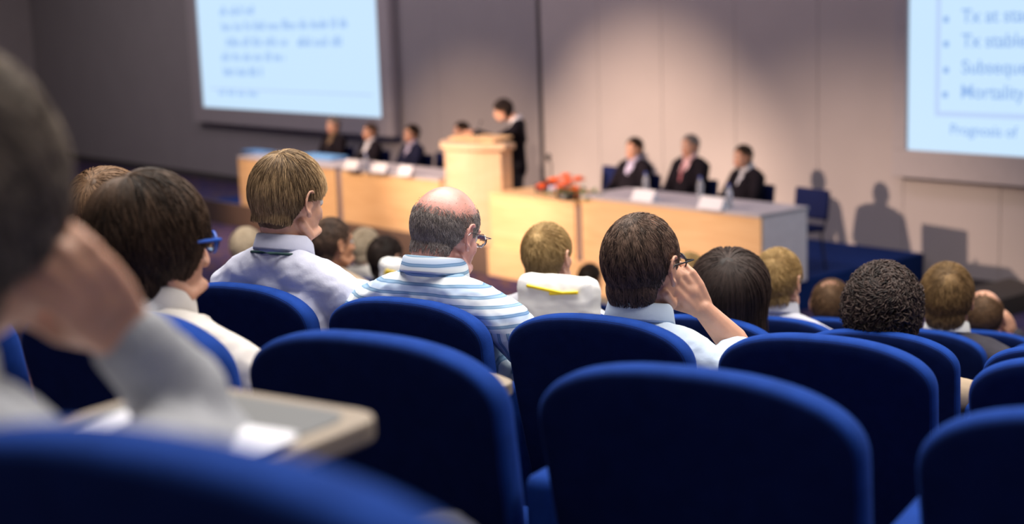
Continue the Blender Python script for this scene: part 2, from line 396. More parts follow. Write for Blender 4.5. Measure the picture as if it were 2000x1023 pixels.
def text(body, size, loc, parent, m, name='slide_text', rot=(PI/2, 0, 0), align='LEFT'):
    c = bpy.data.curves.new(name, 'FONT'); c.body = body; c.size = size; c.extrude = .0008; c.offset = size*.012; c.align_x = align
    o = bpy.data.objects.new('tmp', c); COL.objects.link(o)
    dg = bpy.context.evaluated_depsgraph_get(); me = bpy.data.meshes.new_from_object(o.evaluated_get(dg)); bpy.data.objects.remove(o)
    me.materials.clear(); me.materials.append(m); me.name = name
    ob = link(name, me, parent); ob.location = loc; ob.rotation_euler = rot; return ob
for (px, py, s, body) in ((1878, 44, .192, 'Tx at start'), (1878, 92, .192, 'Tx stable'), (1878, 143, .192, 'Subsequent'), (1876, 191, .192, 'Mortality'), (1855, 262, .15, 'Prognosis of')):
    p = on_y(px, py, Y_W-.13)
    text(body, s, (p.x-cx2, YS-.002, p.z-fz), s2, M['screen_text'])
    if py < 200: q = on_y(px-30, py-6, Y_W-.13); MB().box(q.x-cx2-.03, q.x-cx2+.03, YS-.001, YS, q.z-fz-.03, q.z-fz+.03).build('bullet', M['screen_text'], s2)

# ------------------------------------------------------------------ auditorium seats
def rounded_outline(w, T, n=10):
    """outline of the seat back seen from behind: domed top, round shoulders, narrowing foot; x across, z up from 0.30"""
    P = []
    hw = w/2; D = .098; e = 2.4
    P.append((hw*.90, .34)); P.append((hw*.93, .45)); P.append((hw*.965, .56)); P.append((hw*.985, .64)); P.append((hw*.997, T-D-.035))
    for i in range(0, 25):
        a = (PI/2)*i/24
        P.append((hw*max(0, math.cos(a))**(2/e), T-D+D*math.sin(a)**(2/e)))
    Q = [(-x, z) for x, z in P[:-1]][::-1]
    return P+Q
def recline(x, y, z, T=SEAT_T): return (x, y+(T-z)*.20, z)
def seat_meshes():
    T = SEAT_T
    out = rounded_outline(.446, T)
    # cushioned front and side wrap: lofted offsets of the outline
    cxo, czo = 0, .62
    def ringof(scale_in, y):
        V = []
        for x, z in out:
            d = Vector((x-cxo, 0, z-czo)); L = d.length; d = d*((L-scale_in)/L)
            V.append(recline(d.x, y, czo+d.z))
        return V
    def loft(prof, m, name):
        V = []; F = []; n = len(out)
        for ins, y in prof: V += ringof(ins, y)
        for i in range(len(prof)-1):
            for j in range(n): F.append((i*n+j, (i+1)*n+j, (i+1)*n+(j+1) % n, i*n+(j+1) % n))
        F.append(tuple(range(n))); F.append(tuple((len(prof)-1)*n+j for j in range(n))[::-1])
        me = mesh_np(name, V, F, m, True)
        me.polygons[-1].use_smooth = False; me.polygons[-2].use_smooth = False
        return me
    back = loft([(.016, -.006), (.008, -.003), (.002, .004), (0, .014), (0, .030), (.004, .045), (.014, .058), (.030, .066), (.06, .071), (.12, .074)], M['seat'], 'backrest')
    panel = loft([(.070, -.0100), (.035, -.0092), (.014, -.0065), (.006, -.0015), (.006, .004)], M['seatback'], 'back_panel')
    cush = MB(); cush.box(-.225, .225, .14, .58, .34, .44, bev=.03); cm = cush.me('cushion', M['seat'], True)
    arm = MB(); arm.box(-.026, .026, .065, .46, .10, .685, bev=.018); am = arm.me('armrest', M['seat'], True)
    ped = MB(); ped.box(-.20, .20, .22, .30, .27, .34, bev=.01); ped.box(-.03, .03, .20, .32, 0, .30, bev=.008); ped.box(-.12, .12, .16, .40, 0, .015, bev=.004)
    pm = ped.me('pedestal', M['plastic'])
    return back, panel, cm, am, pm
SEAT_ME = seat_meshes()
def seat(r, k, label, group='blue auditorium seats', at=None):
    P = at if at is not None else seat_xy(r, k); o = empty('auditorium_seat', (P.x, P.y, row_floor(r)), RAZ, label=label, cat='seat', group=group)
    back, panel, cm, am, pm = SEAT_ME
    b = link('backrest', back, o); link('back_panel', panel, o, label='navy rear panel, darkened further as if in shade'); link('cushion', cm, o)
    a = link('armrest', am, o); a.location = (PITCH/2, 0, 0)
    link('pedestal', pm, o)
    return o
SEATS = [
 (-2, 0, 'nearest blue auditorium seat back, very blurred, in front of the man leaning on his hand'),
 (-1, -2, 'blue seat at the left picture edge, beside the seat of the dark-haired man'),
 (-1, -1, 'blue seat right behind the dark-haired man in the pale grey shirt'),
 (-1, 0, 'empty blue seat just behind the grey tablet with papers'),
 (-1, 1, 'large empty blue seat in the lower middle, behind the bespectacled man in pale blue'),
 (-1, 2, 'blue seat cut off by the lower right corner'),
 (0, -2, 'blue seat of the woman with light brown hair behind the blurred hand'),
 (0, -1, 'blue seat behind the blond man in the white shirt'),
 (0, 0, 'blue seat behind the bald man in the striped shirt'),
 (0, 1, 'blue seat behind the man with glasses holding his hand to his face'),
 (0, 2, 'empty blue seat right of the man with hand to face, below the long-haired woman'),
 (0, 3, 'blue seat at the right picture edge, above the cut-off corner seat'),
 (1, -1, 'blue seat mostly hidden between the blond man and the striped shirt'),
 (1, 1, 'blue seat behind the blond man with the white and yellow bag'),
 (1, 2, 'blue seat behind the woman with long dark hair'),
 (1, 3, 'blue seat directly behind the curly-haired person'),
 (1, 4, 'blue seat at right edge, middle of three overlapping backs'),
 (2, 2, 'blue seat behind the blond person in the grey sweater'),
 (2, 3, 'blue seat between grey sweater and curly hair'),
 (2, 4, 'blue seat behind the man in the dark suit jacket'),
 (2, 5, 'blue seat at right edge, topmost of three overlapping backs'),
]
for s in SEATS: seat(*s)

# ------------------------------------------------------------------ writing tablets on the seats
def tablet(loc, rz, lx, ly, label, mirror=1):
    o = empty('writing_tablet', loc, rz, label=label, cat='tablet')
    def outline(ins):
        P = []; x0, x1, y0, y1 = ins, lx-ins, ins, ly-ins; R = .035
        for cx_, cy_, a0 in ((x1-R, y0+R, -PI/2), (x1-R, y1-R, 0), (x0+R, y1-R, PI/2), (x0+R, y0+R, PI)):
            for i in range(5): a = a0+PI/2*i/4; P.append((cx_+R*math.cos(a), cy_+R*math.sin(a)))
        return P
    MB().prism(outline(0), -.024, 0, .004).build('board', M['beige'], o, label='beige board edge')
    MB().prism(outline(.022), .0, .0015).build('writing_surface', M['tablet'], o, label='grey writing surface')
    b = MB(); b.box(lx*.55, lx*.85, .05, ly-.06, -.045, -.0245, bev=.004); b.tube([(lx*.8, .08, -.035), (lx*.85, .05, -.10), (lx*.8, -.02, -.16)], [.011]*3, 10)
    b.build('hinge_bracket', M['plastic'], o)
    c = MB(); c.tube([(lx*.62, ly*.5, -.052), (lx*.95, ly*.42, -.056)], [.007]*2, 8); c.build('hinge_pin', M['chrome'], o)
    return o
tz = on_z(760, 806, 2.568)
tr = RAZ-math.radians(3)
def back_from(corner, rz, lx, ly):
    c = Vector((math.cos(rz), math.sin(rz), 0)); s = Vector((-math.sin(rz), math.cos(rz), 0)); return corner-c*lx-s*ly
tl = back_from(tz, tr, .285, .34)
tablet(tl, tr, .285, .34, 'grey folding writing tablet with beige edge, blurred, papers on it')
pc = back_from(on_z(585, 862, 2.570), tr, .21, .20)
pp = MB()
pp.box(0, .21, 0, .20, .0016, .004, mtx=Matrix.Rotation(.06, 4, 'Z')); pp.box(.006, .214, -.004, .195, .0042, .006)
po = pp.build('paper_sheets', M['paper']); po.location = pc; po.rotation_euler = (0, 0, tr); tag(po, 'white sheets of paper lying on the blurred grey tablet', 'paper')
tz2 = on_z(1016, 746, row_top(-1)-.17); tr2 = RAZ-math.radians(28)
tablet(back_from(tz2, tr2, .24, .34), tr2, .24, .34, 'writing tablet with beige edge between two seats, beside the striped shirt')

# ------------------------------------------------------------------ hair
HC = Vector((0, -.012, .022)); HR = Vector((.077, .097, .095))
NC = Vector((0, -.042, -.045)); NR = Vector((.058, .046, .058))
def scalp_R(D, off=0.):
    """distance from HC to the scalp along unit directions D (n,3)"""
    r = np.array(HR)+off
    R1 = 1/np.sqrt(((D/r)**2).sum(1))
    r2 = np.array(NR)+off; o = (np.array(HC)-np.array(NC))/r2; d = D/r2
    A = (d*d).sum(1); B = 2*(d*o).sum(1); C = (o*o).sum()-1; disc = B*B-4*A*C
    R2 = np.where(disc > 0, (-B+np.sqrt(np.maximum(disc, 0)))/(2*A), 0)
    k = 60.
    return np.maximum(R1, R2)
def hair_mask(P, style):
    """>0 where hair grows"""
    y = P[:, 1]; z = P[:, 2]
    zl = np.interp(y, [-.2, -.040, -.022, .028, .045, .068, .085], [style.get('nape', -.088), style.get('nape', -.088), style.get('side', .012), style.get('side', .012)+.008, .045, style.get('front', .070), style.get('front', .070)+.012])
    m = (z-zl)/.012
    if 'bald' in style:
        c, rad = style['bald']; c = np.array(c); dd = np.linalg.norm(P-c, axis=1); m = np.minimum(m, (dd-rad)/.012)
    return m
def make_hair(style, mt, seed):
    rg = np.random.default_rng(seed)
    hc = np.array(HC); vol = style.get('vol', .012); capoff = style.get('cap', vol*.45)
    V = []; F = []; tone = []
    # base cap
    nu, nv = 72, 44
    th = (np.arange(nv+1)/nv)*PI; ph = np.arange(nu)/nu*2*PI
    TH, PH = np.meshgrid(th, ph, indexing='ij'); D = np.stack([np.sin(TH)*np.cos(PH), np.sin(TH)*np.sin(PH), np.cos(TH)], -1).reshape(-1, 3)
    R = scalp_R(D); S = hc+D*R[:, None]
    m = np.clip(hair_mask(S, style), 0, 1)
    if 'thin' in style: m = np.minimum(m, np.clip((np.linalg.norm(S-np.array(style['thin'][0]), axis=1)-style['thin'][1]*.55)/.03, 0, 1))
    m = m*m*(3-2*m)
    bumps = np.array([noise.noise(Vector(d*style.get('bfreq', 6.))+Vector((seed, 0, 0))) for d in D])*vol*style.get('bump', .35)
    Rc = np.where(m > 0, R-.006+(capoff+.006+bumps)*m, R-.006)
    C = hc+D*Rc[:, None]; V.append(C)
    f = []
    for i in range(nv):
        for j in range(nu):
            f.append((i*nu+j, (i+1)*nu+j, (i+1)*nu+(j+1) % nu, i*nu+(j+1) % nu))
    F += f; tone.append(np.clip(.10+bumps*2, 0, .3)+rg.uniform(-.04, .04, len(C)))
    nV = len(C)
    # strands
    n = style.get('n', 3000); seg = style.get('seg', 7); Lg = style.get('len', .05); grav = style.get('grav', .25); curl = style.get('curl', 0)
    d = rg.normal(size=(n*6, 3)); d /= np.linalg.norm(d, axis=1)[:, None]
    P = hc+d*scalp_R(d)[:, None]; mk = hair_mask(P, style)
    w0 = np.array(style.get('whorl', (.01, -.075, .085)))
    ex = w0+rg.normal(size=(n//5, 3))*rg.choice([.004, .013], n//5)[:, None]; ed = ex-hc; ed /= np.linalg.norm(ed, axis=1)[:, None]; ex = hc+ed*scalp_R(ed)[:, None]
    P = np.concatenate([ex, P]); mk = np.concatenate([hair_mask(ex, style), mk])
    dens = np.ones(len(P))
    if 'thin' in style:
        c, rad, keep = style['thin']; dd = np.linalg.norm(P-np.array(c), axis=1); dens = np.where(dd < rad, keep+(1-keep)*np.clip(dd/rad, 0, 1)**3, 1)
    mk = mk+rg.normal(size=len(P))*style.get('rag', .7)
    ok = (mk > .3) & (rg.random(len(P)) < dens); P = P[ok][:n]; n = len(P)
    wh = np.array(style.get('whorl', (.01, -.075, .085)))
    clump = np.round((P+.004*np.sin(P[:, [1, 2, 0]]*160))/.011)*.011
    cr = np.sin(clump @ rg.normal(size=(3, 4))*400+rg.uniform(0, 6, 4))   # per-clump randomness
    layer = rg.uniform(.15, 1, n)**.7*vol
    ln = Lg*rg.uniform(.6, 1.1, n)
    if 'lenz' in style: ln *= np.interp(P[:, 2], [-.07, .05], style['lenz'])
    if 'topfac' in style: ln *= np.interp(P[:, 2], [-.06, .08], [1, style['topfac']])
    cur = P.copy(); pd = P-hc; pl = np.linalg.norm(pd, axis=1)[:, None]; pts = [hc+pd*(1+(capoff*1.05)/pl)]
    noise_dir = rg.normal(size=(n, 3))*style.get('mess', .25)+np.stack([cr[:, 0], cr[:, 1], cr[:, 2]], 1)*style.get('clump', .35)
    part = np.array(style.get('sweep', (0, 0, 0)))
    phs = rg.uniform(0, 6.28, n)+cr[:, 3]; alive = np.ones(n, bool)
    if 'volz' in style: layer = layer*np.interp(P[:, 2], [-.05, .11], style['volz'])
    for s in range(seg):
        rad = cur-hc; rr = np.linalg.norm(rad, axis=1); nd = rad/rr[:, None]
        fl = cur-wh; fl /= np.linalg.norm(fl, axis=1)[:, None]+1e-6
        g = np.array([0, 0, -1.])*grav
        v = fl+g+noise_dir*(.5+.5*s/seg)+part
        if not style.get('loose'):
            v -= nd*(v*nd).sum(1)[:, None]
        else:
            low = np.clip((.02-cur[:, 2])/.08, 0, 1)[:, None]
            vt = v-nd*(v*nd).sum(1)[:, None]
            v = vt*(1-low)+(np.array([0, 0, -1.])+noise_dir*.25+style.get('inward', 0)*np.stack([-cur[:, 0], -(cur[:, 1]+.03), 0*cur[:, 0]], 1))*low
        v /= np.linalg.norm(v, axis=1)[:, None]+1e-6
        if not style.get('loose'):
            pr = cur-hc; pn = np.linalg.norm(pr, axis=1)[:, None]; pr = pr/pn; alive &= hair_mask(hc+pr*scalp_R(pr)[:, None], style) > -style.get('over', 1.0)
        cur = cur+v*(ln/seg)[:, None]*np.where(alive, 1, .03)[:, None]
        rad = cur-hc; rr = np.linalg.norm(rad, axis=1); nd = rad/rr[:, None]
        off = capoff*.9+layer*(1-math.exp(-2.5*(s+1)/seg))*.75; tgt = scalp_R(nd)+off
        new = tgt if not style.get('loose') else np.maximum(rr, tgt)
        if not style.get('loose'):   # below the nape keep falling on the neck
            free = cur[:, 2] < -.095; new = np.where(free, np.maximum(rr, .5*rr+.5*tgt), new)
        cur = hc+nd*new[:, None]
        q = cur.copy()
        if curl:
            a = phs+s*style.get('cfreq', 1.9); side = np.cross(nd, v); q = q+side*(np.cos(a)*curl)[:, None]+nd*((np.sin(a)+.6)*curl)[:, None]
        pts.append(q)
    T = np.stack(pts, 1)                     # n, seg+1, 3
    wdt = style.get('w', .0011)*np.interp(np.arange(seg+1)/seg, [0, .2, .7, 1], [.7, 1, .8, .12])
    tan = np.gradient(T, axis=1); tan /= np.linalg.norm(tan, axis=2)[..., None]+1e-9
    rad = T-hc; rad /= np.linalg.norm(rad, axis=2)[..., None]
    a = np.cross(tan, rad); a /= np.linalg.norm(a, axis=2)[..., None]+1e-9; b = np.cross(tan, a)
    ring = []
    for kk in range(3):
        an = 2*PI*kk/3+PI/6; ring.append(T+(a*math.cos(an)+b*math.sin(an)*.7)*wdt[None, :, None])
    SV = np.stack(ring, 2).reshape(-1, 3); V.append(SV)
    tn = np.clip(rg.normal(.42, .15, n)+cr[:, 0]*style.get('ctone', .18), 0, 1); tone.append(np.repeat(tn, (seg+1)*3))
    base = nV+np.arange(n)[:, None, None, None]*(seg+1)*3+np.arange(seg)[None, :, None, None]*3
    k0 = np.arange(3)[None, None, :, None]; k1 = (k0+1) % 3
    Q = np.concatenate([base+k0, base+k1, base+3+k1, base+3+k0], -1).reshape(-1, 4)
    allV = np.concatenate(V).astype(np.float32); Fa = np.concatenate([np.array(F), Q])
    me = bpy.data.meshes.new('hair'); me.vertices.add(len(allV)); me.vertices.foreach_set('co', allV.ravel())
    me.loops.add(Fa.size); me.loops.foreach_set('vertex_index', Fa.ravel().astype(np.int32))
    me.polygons.add(len(Fa)); me.polygons.foreach_set('loop_start', (np.arange(len(Fa))*4).astype(np.int32))
    me.update(calc_edges=True); me.validate()
    at = me.attributes.new('tone', 'FLOAT', 'POINT')
    tt = np.concatenate(tone).astype(np.float32)
    if len(me.vertices) == len(tt): at.data.foreach_set('value', tt)
    me.polygons.foreach_set('use_smooth', [True]*len(me.polygons)); me.materials.append(mt)
    return me

# ------------------------------------------------------------------ people
def head_blobs(b, mx, fat=0., earf=1.):
    """head, ears and neck in head space, moved by mx"""
    h = MB()
    h.ell(HC, tuple(r-.001 for r in HR), n=20)
    h.ell((0, .024, -.030), (.062+fat*.5, .066, .084), n=18)
    h.ell((0, .026, -.060), (.052+fat, .058, .050), n=16)
    h.ell((0, .062, -.088), (.026, .024, .022))
    h.ell((0, .072, .024), (.050, .018, .014))
    for s in (-1, 1):
        h.ell((s*.036, .048, -.024), (.026, .028, .026))
        h.tube([(s*.030, .080, -.07), (s*.052, .035, -.085), (s*.060, -.005, -.055)], [.012, .014+fat, .012], 10)
        # ear: C shaped rim, bowl and lobe
        ex = s*(.076-.008*(1-earf))
        pts = []
        for i in range(11):
            t = -1.9+3.9*i/10; pts.append((ex+s*earf*(.010+.006*math.cos(t*.6)), -.010-.016*math.cos(t+.2), .002+.028*math.sin(t+.15)))
        h.tube([(p[0], p[1], p[2]) for p in pts], [.0042]*11, 8)
        h.ell((ex+s*.004*earf, -.006, .0), (.006, .014, .026)); h.ell((ex+s*.006*earf, -.002, -.030), (.006, .009, .010)); h.ell((ex, .006, -.005), (.008, .006, .012))
    h.tube([(0, .086, .010), (0, .100, -.018), (0, .104, -.032)], [.008, .010, .012], 10)
    for s in (-1, 1): h.ell((s*.011, .094, -.034), (.009, .010, .008))
    h.ell((0, .084, -.060), (.024, .010, .006)); h.ell((0, .083, -.070), (.020, .010, .007))
    b.add([mx @ Vector(v) for v in h.V], h.F)
def hand_blobs(b, wrist, fdir, ndir, sx=1, curl=(.5, .5, .5, .5), thumb=.3, spread=.06, size=1.0):
    """wrist point, direction of the fingers, normal of the back of the hand, sx=+1 thumb on +side"""
    Y = Vector(fdir).normalized(); Z = Vector(ndir); Z = (Z-Y*Z.dot(Y)).normalized(); X = Y.cross(Z)
    def P(x, y, z): return Vector(wrist)+(X*x*sx+Y*y+Z*z)*size
    xs = (-.030, -.010, .010, .029); Ls = (.058, .074, .080, .072); ks = (.076, .084, .086, .082)
    for i in range(4):
        b.tube([P(xs[i]*.55, .0, 0), P(xs[i]*.85, .045, .004), P(xs[i], ks[i], .003)], [.014*size, .0135*size, .0105*size], 10)
        p = (xs[i], ks[i], .003); a = 0; pts = [P(*p)]; x = xs[i]; y = ks[i]; z = .003
        for j, fr in enumerate((.44, .31, .25)):
            a += curl[i]*(1.0 if j else .8); x += math.sin(spread)*(i-1.5)*.35*Ls[i]*fr*3; y += Ls[i]*fr*math.cos(a); z -= Ls[i]*fr*math.sin(a); pts.append(P(x, y, z))
        b.tube(pts, [.0098*size, .0092*size, .0082*size, .0068*size], 10)
    b.tube([P(.018, .012, -.006), P(.040, .042, -.014*(1+thumb)), P(.047, .070, -.022*(1+thumb)), P(.044, .094, -.034*(1+thumb))], [.015*size, .0125*size, .0105*size, .0085*size], 10)
    b.ell(P(0, .045, -.006), (.026*size,)*3)
def collar_mesh(center, rx, ry, tilt, m, h=.038):
    prof = [(.000, -.012), (.001, h*.8), (.004, h), (.009, h*.9), (.016, h*.05), (.015, -.004), (.010, .002), (.006, h*.55), (.004, -.010)]
    n = 48; gap = .35; V = []; F = []
    for i in range(n+1):
        a = PI/2+gap/2+(2*PI-gap)*i/n
        for o, z in prof:
            x = (rx+o)*math.cos(a); y = (ry+o)*math.sin(a); f = max(0, math.sin(a))
            V.append((x, y, z-f*.035*1.0))
    k = len(prof)
    for i in range(n):
        for j in range(k): F.append((i*k+j, i*k+(j+1) % k, (i+1)*k+(j+1) % k, (i+1)*k+j))
    F.append(tuple(range(k))[::-1]); F.append(tuple(n*k+j for j in range(k)))
    mx = Matrix.Translation(center) @ Euler(tilt).to_matrix().to_4x4()
    V = [mx @ Vector(v) for v in V]
    return mesh_np('collar', V, F, m, True)
def wrinkle(me, amp, seed=0, scale=1.0):
    n = len(me.vertices); co = np.empty(n*3, np.float32); me.vertices.foreach_get('co', co); co = co.reshape(-1, 3)
    nr = np.array([v.vector[:] for v in me.vertex_normals], np.float32)
    h = np.empty(n, np.float32); s0 = Vector((seed*7, 0, 0)); s1_ = Vector((9, 3, 1))
    for i, c in enumerate(co.tolist()):
        q = Vector((c[0]*12+c[2]*8, c[1]*10, c[2]*15-c[0]*6))*scale+s0
        h[i] = (1-abs(noise.noise(q))*2)*amp+(1-abs(noise.noise(q*2.3+s1_))*2)*amp*.45-amp*.6
    me.vertices.foreach_set('co', (co+nr*h[:, None]).ravel()); me.update()
def person(name_label, head, floor_z, rz, skin, top, hair=None, hairm=None, yaw=0, nod=0, tilt=0, scale=1.0, vox=.006, sw=.185, arms=None, sleeve='long', standing=False,
           jacket=None, shirtfront=None, tie=None, trousers='trousers', glasses=None, collar=True, group=None, seed=1, fat=0., lean=0., faced=False, girth=1.0, wr=.003, cord=None, neck=.125, earf=1., loc_shift=0., seat_z=.44):
    """head = world position of the head centre"""
    hd = Vector(head); o = empty('person', (hd.x, hd.y, floor_z), rz, label=name_label, cat='person', group=group)
    Hh = hd.z-floor_z
    HM = Matrix.Translation((0, 0, Hh)) @ Matrix.Translation((0, -.02, -.07)) @ Euler((nod, tilt, yaw), 'ZYX').to_matrix().to_4x4() @ Matrix.Translation((0, .02, .07)) @ Matrix.Scale(scale, 4)
    yb = -lean                        # the trunk sits behind a head that leans forward
    C7 = Vector((0, yb-.035, Hh-neck)); SH = Hh-neck-.095
    hipz = seat_z+.11 if not standing else .93
    # arms (local points): elbow, wrist, finger dir, back-of-hand normal, curl
    wl = Matrix.Translation((hd.x, hd.y, floor_z)) @ Matrix.Rotation(rz, 4, 'Z'); wl = wl.inverted()
    LP = lambda v: wl @ v
    if callable(arms): arms = arms(LP)
    A = {}
    for s, key in ((-1, 'L'), (1, 'R')):
        dflt = dict(elbow=(s*(sw+.06), yb+.10, max(.66, SH-.28)), wrist=(s*.13, yb+.34, max(.60, SH-.34)), fdir=(-s*.35, 1, -.25), ndir=(0, .1, 1), curl=(.35, .35, .3, .3))
        if standing: dflt = dict(elbow=(s*(sw+.05), yb+.02, SH-.30), wrist=(s*(sw+.04), yb+.12, SH-.54), fdir=(0, .2, -1), ndir=(s, 0, 0), curl=(.3,)*4)
        if arms and key in arms: dflt.update(arms[key])
        A[key] = dflt
    # ---- body: one skin from head to hands
    b = MB(); head_blobs(b, HM, fat, earf)
    nb = HM @ Vector((0, -.028, -.055))
    NB = C7+Vector((0, .040, .012)); b.tube([nb, vlerp(nb, NB, .5), NB, NB+Vector((0, -.005, -.05))], [.052+fat, .053+fat, .055+fat, .052], 20)
    b.tube([C7+Vector((0, .03, -.05)), (0, yb, SH-.10), (0, yb+.06, hipz+.08)], [.04, .06, .06], 12)
    for s, key in ((-1, 'L'), (1, 'R')):
        a = A[key]; S = Vector((s*sw*.86, yb-.01, SH)); E = Vector(a['elbow']); Wp = Vector(a['wrist'])
        b.tube([C7+Vector((0, .01, -.05)), S, vlerp(S, E, .5), E, vlerp(E, Wp, .35), Wp], [.035, .034, .034, .034, .036, .023], 14)
        hand_blobs(b, Wp+(Vector(a['fdir']).normalized()*.004), a['fdir'], a['ndir'], a.get('sx', -s), a['curl'], a.get('thumb', .3), size=a.get('size', 1.0))
    if standing: pass
    bme = b.fused('body', [M[skin], M['lip']], vox, 3)
    inv = HM.inverted()
    if faced:
        for p in bme.polygons:
            q = inv @ p.center
            if q.y > .082 and abs(q.x) < .024 and -.077 < q.z < -.053: p.material_index = 1
    link('body', bme, o)
    # ---- top
    t = MB(); m_top = M[jacket or top]; ext = .012 if jacket else 0
    g = girth
    t.tube([(0, yb+.10, hipz-.06), (0, yb+.09, hipz+.04), (0, yb+.055, hipz+.16), (0, yb+.02, SH-.15), (0, yb+.0, SH-.05), (0, yb-.01, SH+.0)],
           [(.165*g, .120*g), (.170*g, .125*g), (.165*g, .125*g), (.168*g+ext, .118*g+ext), (.155+ext, .100+ext), (.12, .075)], 28) if not standing else \
    t.tube([(0, yb+.01, hipz-.14 if jacket else hipz-.03), (0, yb+.01, hipz+.04), (0, yb+.01, hipz+.18), (0, yb+.0, SH-.15), (0, yb+.0, SH-.05), (0, yb-.01, SH)],
           [(.165*g, .120*g), (.155*g, .110*g), (.145*g, .105*g), (.160*g+ext, .110*g+ext), (.150+ext, .095+ext), (.12, .075)], 28)
    for s, key in ((-1, 'L'), (1, 'R')):
        a = A[key]; S = Vector((s*sw, yb-.01, SH)); E = Vector(a['elbow']); Wp = Vector(a['wrist'])
        t.tube([C7+Vector((0, .012, -.020)), C7+Vector((s*.06, .008, -.036)), vlerp(C7, S, .62)+Vector((0, 0, .002)), S], [.058, .056, .056+ext, .058+ext], 18)
        t.tube([C7+Vector((0, .026, -.045)), C7+Vector((s*.012, .030, -.012))], [.070+fat, .058+fat], 18)
        # shoulder blade and pectoral fill
        t.ell((s*.085, yb-.050, SH-.075), (.085, .05, .10)); t.ell((s*.08, yb+.06, SH-.09), (.08, .055, .085))
        if sleeve == 'long':
            t.tube([S, vlerp(S, E, .5), E, vlerp(E, Wp, .4), vlerp(E, Wp, .94)], [.057+ext, .051+ext, .047+ext, .045+ext, .036+ext*.6], 18)
        elif sleeve == 'rolled':
            t.tube([S, vlerp(S, E, .5), E, vlerp(E, Wp, .45)], [.057, .052, .048, .046], 18)
        else:
            f = a.get('sl', .62); t.tube([S, vlerp(S, E, f*.5), vlerp(S, E, f*.93)], [.058, .055, .058], 18); t.tube([vlerp(S, E, f*.86), vlerp(S, E, f)], [.061, .061], 18, caps=2)
    tme = t.fused('shirt' if not jacket else 'jacket', m_top, max(vox*1.6, .0065), 4)
    wrinkle(tme, wr, seed)
    link('jacket' if jacket else 'shirt', tme, o)
    if jacket:
        fz0 = hipz+.05; sfm = M[top]
        # shirt showing between the lapels: a tapering chest piece
        f = MB(); w0 = shirtfront or .05
        f.tube([(0, yb+.085, hipz+.14), (0, yb+.088, SH-.18), (0, yb+.072, SH-.06), (0, yb+.040, SH+.035)], [(w0*.5, .058), (w0, .060), (w0*1.25, .050), (w0*.9, .035)], 18)
        fm = f.fused('shirt', sfm, .008, 2); link('shirt', fm, o)
        if tie:
            tm = MB(); tm.tube([(0, yb+.150, hipz+.18), (0, yb+.154, SH-.18), (0, yb+.130, SH-.05), (0, yb+.090, SH+.035)], [(.026, .006), (.024, .006), (.017, .006), (.012, .008)], 12)
            tm.build('tie', M[tie], o, True)
        for s in (-1, 1):
            lp = MB(); lp.tube([(s*.030, yb+.148, hipz+.16), (s*.062, yb+.140, SH-.14), (s*.078, yb+.105, SH-.04), (s*.060, yb+.02, SH+.065)], [(.010, .007), (.026, .010), (.022, .010), (.012, .012)], 12); lp.build('lapel', M[jacket], o, True)
    if collar:
        link('collar', collar_mesh(C7+Vector((0, .034, .012)), .064+fat, .066+fat, (-.20, 0, 0), M[top]), o)
    if cord:
        c = MB(); pts = []
        for i in range(15):
            a = PI*.95+PI*1.1*i/14; pts.append(C7+Vector((.0835*math.cos(a), .034+.0855*math.sin(a), .012+.017*math.sin(a)*-1-.012)))
        c.tube(pts, [(.0035, .0035)]*15, 8); c.build('lanyard', M[cord], o, True)
    # ---- trousers and shoes
    q = MB()
    if standing:
        q.tube([(0, yb+.01, hipz-.05), (0, yb+.01, hipz+.06)], [(.15, .11), (.14, .10)], 18)
        for s in (-1, 1): q.tube([(s*.08, yb+.01, hipz-.06), (s*.09, yb+.02, .50), (s*.095, yb+.0, .09)], [.088, .062, .052], 14)
    else:
        q.tube([(-.06, yb+.12, hipz-.01), (.06, yb+.12, hipz-.01)], [(.105, .10)]*2, 16, side=(0, 1, 0))
        for s in (-1, 1): q.tube([(s*.09, yb+.14, hipz-.02), (s*.11, yb+.34, seat_z+.085), (s*.12, yb+.54, seat_z+.07), (s*.12, yb+.55, .28), (s*.12, yb+.56, .09)], [.085, .076, .064, .056, .046], 14)
    link('trousers', q.fused('trousers', M[trousers], .012, 3), o)
    for s in (-1, 1):
        sh = MB(); yy = yb+(.0 if standing else .56); sh.tube([(s*.115, yy-.04, .045), (s*.12, yy+.08, .040), (s*.122, yy+.17, .030)], [(.038, .042), (.044, .036), (.036, .027)], 14); sh.build('shoe', M['shoe'], o, True)
    # ---- hair, eyes, glasses
    if hair:
        h = link('hair', make_hair(hair, M[hairm], seed), o); h.matrix_local = HM
    for s in (-1, 1):
        e = MB().ell((0, 0, 0), (.0125, .0125, .0125), n=10).build('eye', M['eyewhite'], o, True); e.matrix_local = HM @ Matrix.Translation((s*.029, .0715, .004))
        i = MB().ell((0, .0105, 0), (.006, .003, .006), n=8).build('iris', M['iris'], e, True)
    if faced and hairm:
        br = MB()
        for s in (-1, 1): br.tube([(s*.015, .092, .022), (s*.032, .091, .028), (s*.048, .078, .023)], [.003, .0038, .002], 8)
        bo = br.build('eyebrows', M[hairm], o, True); bo.matrix_local = HM
    if glasses:
        gl = MB()
        fr = {'blue_frame': .0030, 'plastic': .0018}.get(glasses, .0011)
        for s in (-1, 1):
            rim = [(s*(.033+.023*math.cos(a)), .101-.010*abs(math.cos(a))*(1 if s*math.cos(a)*s > 0 else 0), .004+.018*math.sin(a)) for a in [2*PI*i/16 for i in range(17)]]
            gl.tube(rim, [fr]*17, 8); gl.tube([(s*.056, .093, .010), (s*.078, .085, .012), (s*.083, .03, .010), (s*.086, -.006, .010), (s*.085, -.020, -.006)], [fr, fr, fr, fr, fr*.8], 8)
        gl.tube([(-.010, .101, .008), (.010, .101, .008)], [fr]*2, 8)
        go = gl.build('glasses', M[glasses], o, True); go.matrix_local = HM
